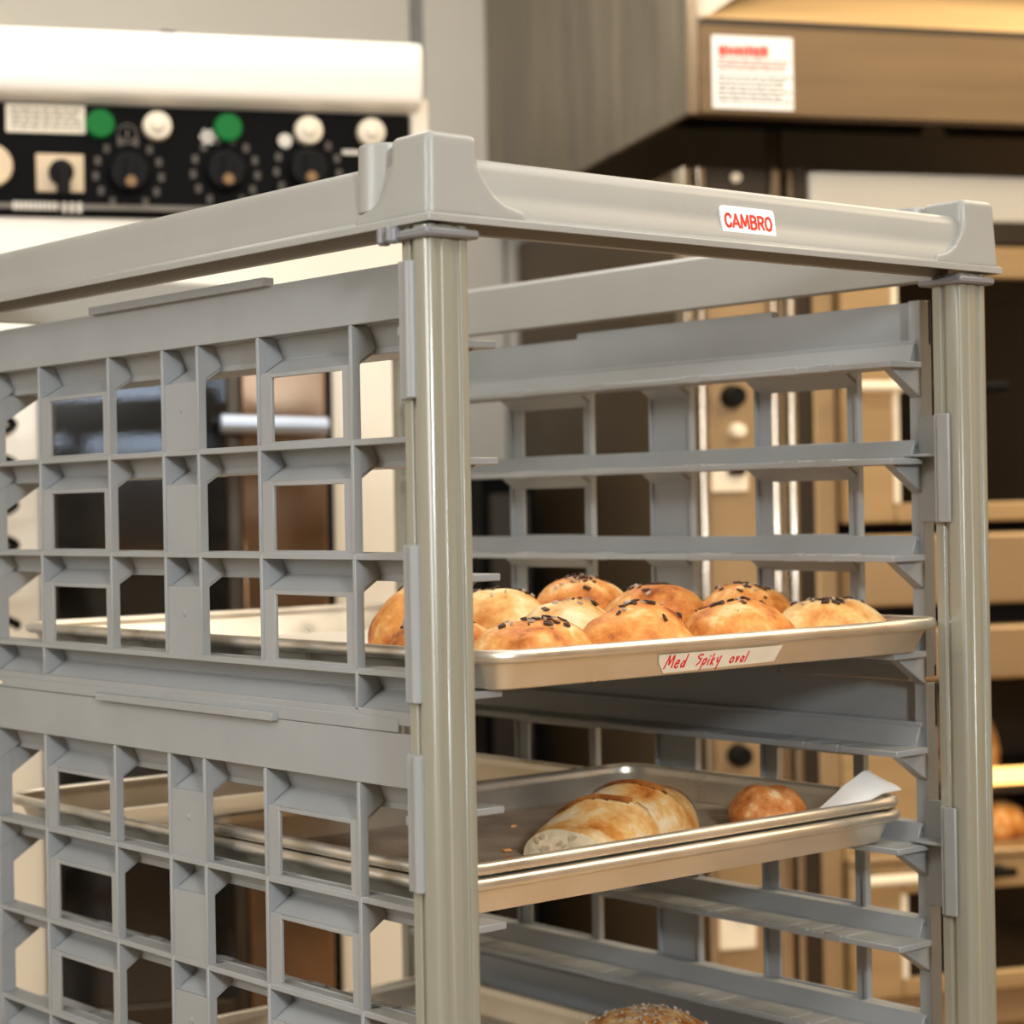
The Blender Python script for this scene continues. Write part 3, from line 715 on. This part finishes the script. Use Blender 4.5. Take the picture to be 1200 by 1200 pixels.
for k in range(6):
    g = MB(); z = .92+k*.14
    for q in range(9): g.tube([(ou(.14)+q*.048, .05, z), (ou(.14)+q*.048, .52, z)], .003, 6)
    g.tube([(ou(.137), .05, z), (ou(.53), .05, z)], .004, 6); g.build('wire_shelf', M['darksteel'], chamber)
# coiled black cord at the left edge
cc = [(.028*math.cos(t*.45), -.028*math.sin(t*.45), t*.00385) for t in range(0, 76)]
tag(MB().tube(cc, .0062, 8).build('coiled_cord', M['rubber'], smooth=60), 'coiled black cord hanging in front of the cream oven side at the left edge', 'cord').location = room(.066, 2.87, 1.388)
bpy.data.objects['coiled_cord'].rotation_euler = (0, 0, RA)

# ================================================================ exhaust hood
HU, HV = 1.045, 2.826
hd = thing('exhaust_hood', room(HU, HV, 2.097), 'large stainless exhaust hood hanging at the upper right, with a white notice', 'hood', RA)
D_ = V1-.014-HV
MB().box(0, .012, 0, D_, 0, ZC-2.097-.002).build('end_panel', M['steel'], hd, .002)
MB().box(2.3, 2.312, 0, D_, 0, ZC-2.097-.002).build('end_panel', M['steel'], hd, .002)
MB().box(-.002, .016, -.006, .0, -.001, ZC-2.097-.002).build('corner_strip', M['chrome'], hd, .002)
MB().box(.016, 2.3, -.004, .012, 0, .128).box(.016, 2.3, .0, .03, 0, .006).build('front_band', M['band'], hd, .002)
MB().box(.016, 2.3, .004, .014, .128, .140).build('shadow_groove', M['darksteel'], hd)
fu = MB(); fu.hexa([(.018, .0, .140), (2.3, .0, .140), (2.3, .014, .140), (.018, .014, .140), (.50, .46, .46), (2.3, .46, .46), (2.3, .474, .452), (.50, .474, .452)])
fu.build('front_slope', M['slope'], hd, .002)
MB().prism([(.016, .13), (.50, .46), (.50, .86), (.016, .86)], 1, .004, .010).build('corner_fill', M['enamel'], hd)  # pale panel added to fill the dark corner beside the slope
MB().box(.50, 2.3, .46, D_, .44, ZC-2.097-.002).build('duct_housing', M['steelwarm'], hd, .003)
MB().box(.012, 2.3, .02, D_, .30, .31).build('inner_top', M['darksteel'], hd)
for k in range(4):
    b = MB(); u0 = .05+k*.55
    b.hexa([(u0, .35, .06), (u0+.5, .35, .06), (u0+.5, .37, .05), (u0, .37, .05), (u0, .62, .30), (u0+.5, .62, .30), (u0+.5, .64, .30), (u0, .64, .30)])
    for q in range(9): b.hexa([(u0+.02+q*.053, .345, .062), (u0+.045+q*.053, .345, .062), (u0+.045+q*.053, .352, .058), (u0+.02+q*.053, .352, .058), (u0+.02+q*.053, .612, .298), (u0+.045+q*.053, .612, .298), (u0+.045+q*.053, .62, .298), (u0+.02+q*.053, .62, .298)])
    b.build('baffle_filter', M['darksteel'], hd)
MB().tube([(.34, .5, .3), (.34, .5, -.02)], .014, 12).cyl((.34, .5, -.05), 2, .02, .035, 12).build('nozzle_pipe', M['steel'], hd)
ns = MB().box(1.081-HU, 1.206-HU, -.0062, -.0042, .008, .113).build('notice_sticker', M['stickerw'], hd); ns['label'] = 'white notice with a red heading'
nh = MB(); x = .046
for wd in (.010, .006, .006, .007, .005, .006, .007, .006, .009): nh.box(x, x+wd, -.0072, -.006, .084+random.uniform(-.001, .001), .098+random.uniform(-.003, .002)); x += wd+.0018
for q in range(3):
    x = .044
    while x < .145: d = random.uniform(.006, .018); nh.box(x, x+d, -.0070, -.006, .064+q*.006, .0665+q*.006); x += d+.003
nh.build('red_heading', M['redprint'], ns)
nl = MB()
for q in range(6):
    x = .044
    while x < .145: d = random.uniform(.006, .018); nl.box(x, x+d, -.0070, -.006, .018+q*.007, .0205+q*.007); x += d+.003
nl.build('printed_lines', M['mark'], ns)

# ================================================================ proofer cabinet under the hood (brown side, bright bars)
PU, PV = 1.088, 2.974
pc = thing('proofer_cabinet', room(PU, PV, 0), 'brown-sided steel cabinet with bright vertical bars standing under the hood', 'cabinet', RA)
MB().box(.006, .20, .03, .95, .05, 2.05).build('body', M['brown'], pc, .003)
for u, wd, mt in ((-.004, .016, 'chrome'), (.020, .016, 'chrome'), (.137, .020, 'chrome'), (.165, .012, 'chrome')):
    MB().box(u, u+wd, -.012, .03, .06, 2.045).build('vertical_bar', M[mt], pc, .004, seg=2)
MB().box(.036, .137, -.002, .03, 1.99, 2.046).build('top_plate', M['darksteel'], pc, .002)
MB().cyl((.085, -.002, 2.030), 1, .008, -.006, 14).build('plate_screw', M['handle'], pc)
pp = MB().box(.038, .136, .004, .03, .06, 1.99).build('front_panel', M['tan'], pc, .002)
for z in (1.151, 1.697):
    MB().cyl((.075, .004, z), 1, .019, -.028, 22, .015).build('control_knob', M['rubber'], pp, .002)
for z, zz in ((1.556, 1.592), (.86, .92)):
    k = MB().box(.034, .098, -.004, .006, z-.004, zz).build('switch_plate', M['handle'], pp, .002)
    MB().box(.064, .09, -.016, -.003, zz-.014, zz+.012).build('rocker', M['rubber'], k, .002)
MB().cyl((.082, .004, 1.645), 1, .013, -.020, 18, .010).build('indicator_button', M['handle'], pp, .002)
MB().box(.180, .205, .0, .03, .05, 2.05).build('door_edge', M['darksteel'], pc, .002)

# ================================================================ deck oven
DU, DV = 1.297, 2.974
dk = thing('deck_oven', room(DU, DV, 0), 'tan steel deck oven with pale bar handles, standing right of the cabinet under the hood', 'oven', RA)
WD = 1.0
db = MB()
db.box(0, .036, .0, .95, .05, 1.94).box(WD, WD+.04, 0, .95, .05, 1.94).box(.036, WD, .5, .95, .05, 1.94)
db.box(.036, WD, .02, .5, 1.255, 1.30).box(.036, WD, .02, .5, .70, .76).box(.036, WD, .02, .5, 1.90, 1.94).box(.036, WD, .02, .5, .05, .10)
db.build('body', M['tan'], dk, .003)
MB().box(-.004, WD+.05, -.01, .95, 1.970, 2.042).build('top_housing', M['enamel'], dk, .004)
MB().box(0, WD+.04, -.004, .95, 1.935, 1.970).build('dark_trim', M['darksteel'], dk, .002)
MB().box(.036, .165, -.004, .02, .988, 1.255).build('side_jamb', M['steelwarm'], dk, .002)
# upper deck door
def deck_door(z0, z1, hz):
    d = MB(); d.box(.040, .125, -.02, .012, z0, z1).box(.92, WD-.004, -.02, .012, z0, z1).box(.125, .92, -.02, .012, z1-.05, z1).box(.125, .92, -.02, .012, z0, z0+.03)
    o = d.build('deck_door', M['steelwarm'], dk, .003)
    MB().box(.125, .92, -.010, -.004, z0+.03, z1-.05).build('door_glass', M['glass'], o)
    MB().box(.122, .132, -.024, .0, z0+.03, z1-.05).build('window_edge', M['handle'], o, .001)
    h = MB().tube([(.045, -.055, hz), (.135, -.055, hz)], .0085, 12).build('bar_handle', M['handle'], o)
    MB().tube([(.135, -.055, hz), (.30, -.055, hz)], .007, 10).box(.06, .072, -.055, -.02, hz-.006, hz+.006).box(.28, .292, -.055, -.02, hz-.006, hz+.006).build('handle_rod', M['rubber'], h)
deck_door(1.50, 1.93, 1.709)
deck_door(.765, .975, .955)
for z0, z1 in ((1.372, 1.482), (1.255, 1.338)):
    MB().box(.040, WD, -.045, .02, z0, z1).build('loading_ledge', M['tan'], dk, .005)
MB().box(.040, WD, -.005, .3, 1.338, 1.372).build('ledge_gap', M['rubber'], dk)
MB().box(.036, WD, -.03, .50, .975, .988).build('hearth', M['tan'], dk, .003)
cvy = MB().box(.036, .040, .02, .5, .988, 1.255).box(.036, WD, .492, .5, .988, 1.255).box(.036, .040, .02, .5, 1.30, 1.9).box(.036, WD, .492, .5, 1.30, 1.9).build('deck_chamber', M['interior'], dk)
MB().box(.05, WD-.02, .06, .46, 1.060, 1.068).build('lower_shelf', M['darksteel'], dk)
MB().tube([(.30, .06, 1.088), (.92, .06, 1.088)], .014, 12).build('chamber_lamp', M['lampglow'], dk)
LBL = ['domed brown loaf on the upper shelf of the open deck', 'golden loaf on the hearth of the open deck, below the lamp']
for i, (u, v, z, rx, ry, h, lab) in enumerate(((.335, .22, 1.068, .075, .11, .14, LBL[0]), (.335, .13, .988, .085, .09, .055, LBL[1]))):
    t = thing('oven_loaf', room(DU+u, DV+v, z+.001), lab, 'bread', RA)
    dome(lump_surface(rx, ry, h, 60+i, .08), 28, 10).build('crust', M['roll' if i else 'boule'], t, 0, 70)
# dark box with a front and handle, filling the dark gap between the ovens
ub = thing('gap_box', room(.955, 3.70, 0), 'dark narrow box filling the gap between the two ovens', 'cabinet', RA)
MB().box(0, .10, 0, .25, .02, 1.60).build('body', M['black'], ub, .004)
MB().box(.012, .088, -.006, .002, .10, 1.56).build('box_front', M['darksteel'], ub, .002)
MB().box(.074, .080, -.018, -.005, 1.1, 1.25).build('handle', M['chrome'], ub, .001)
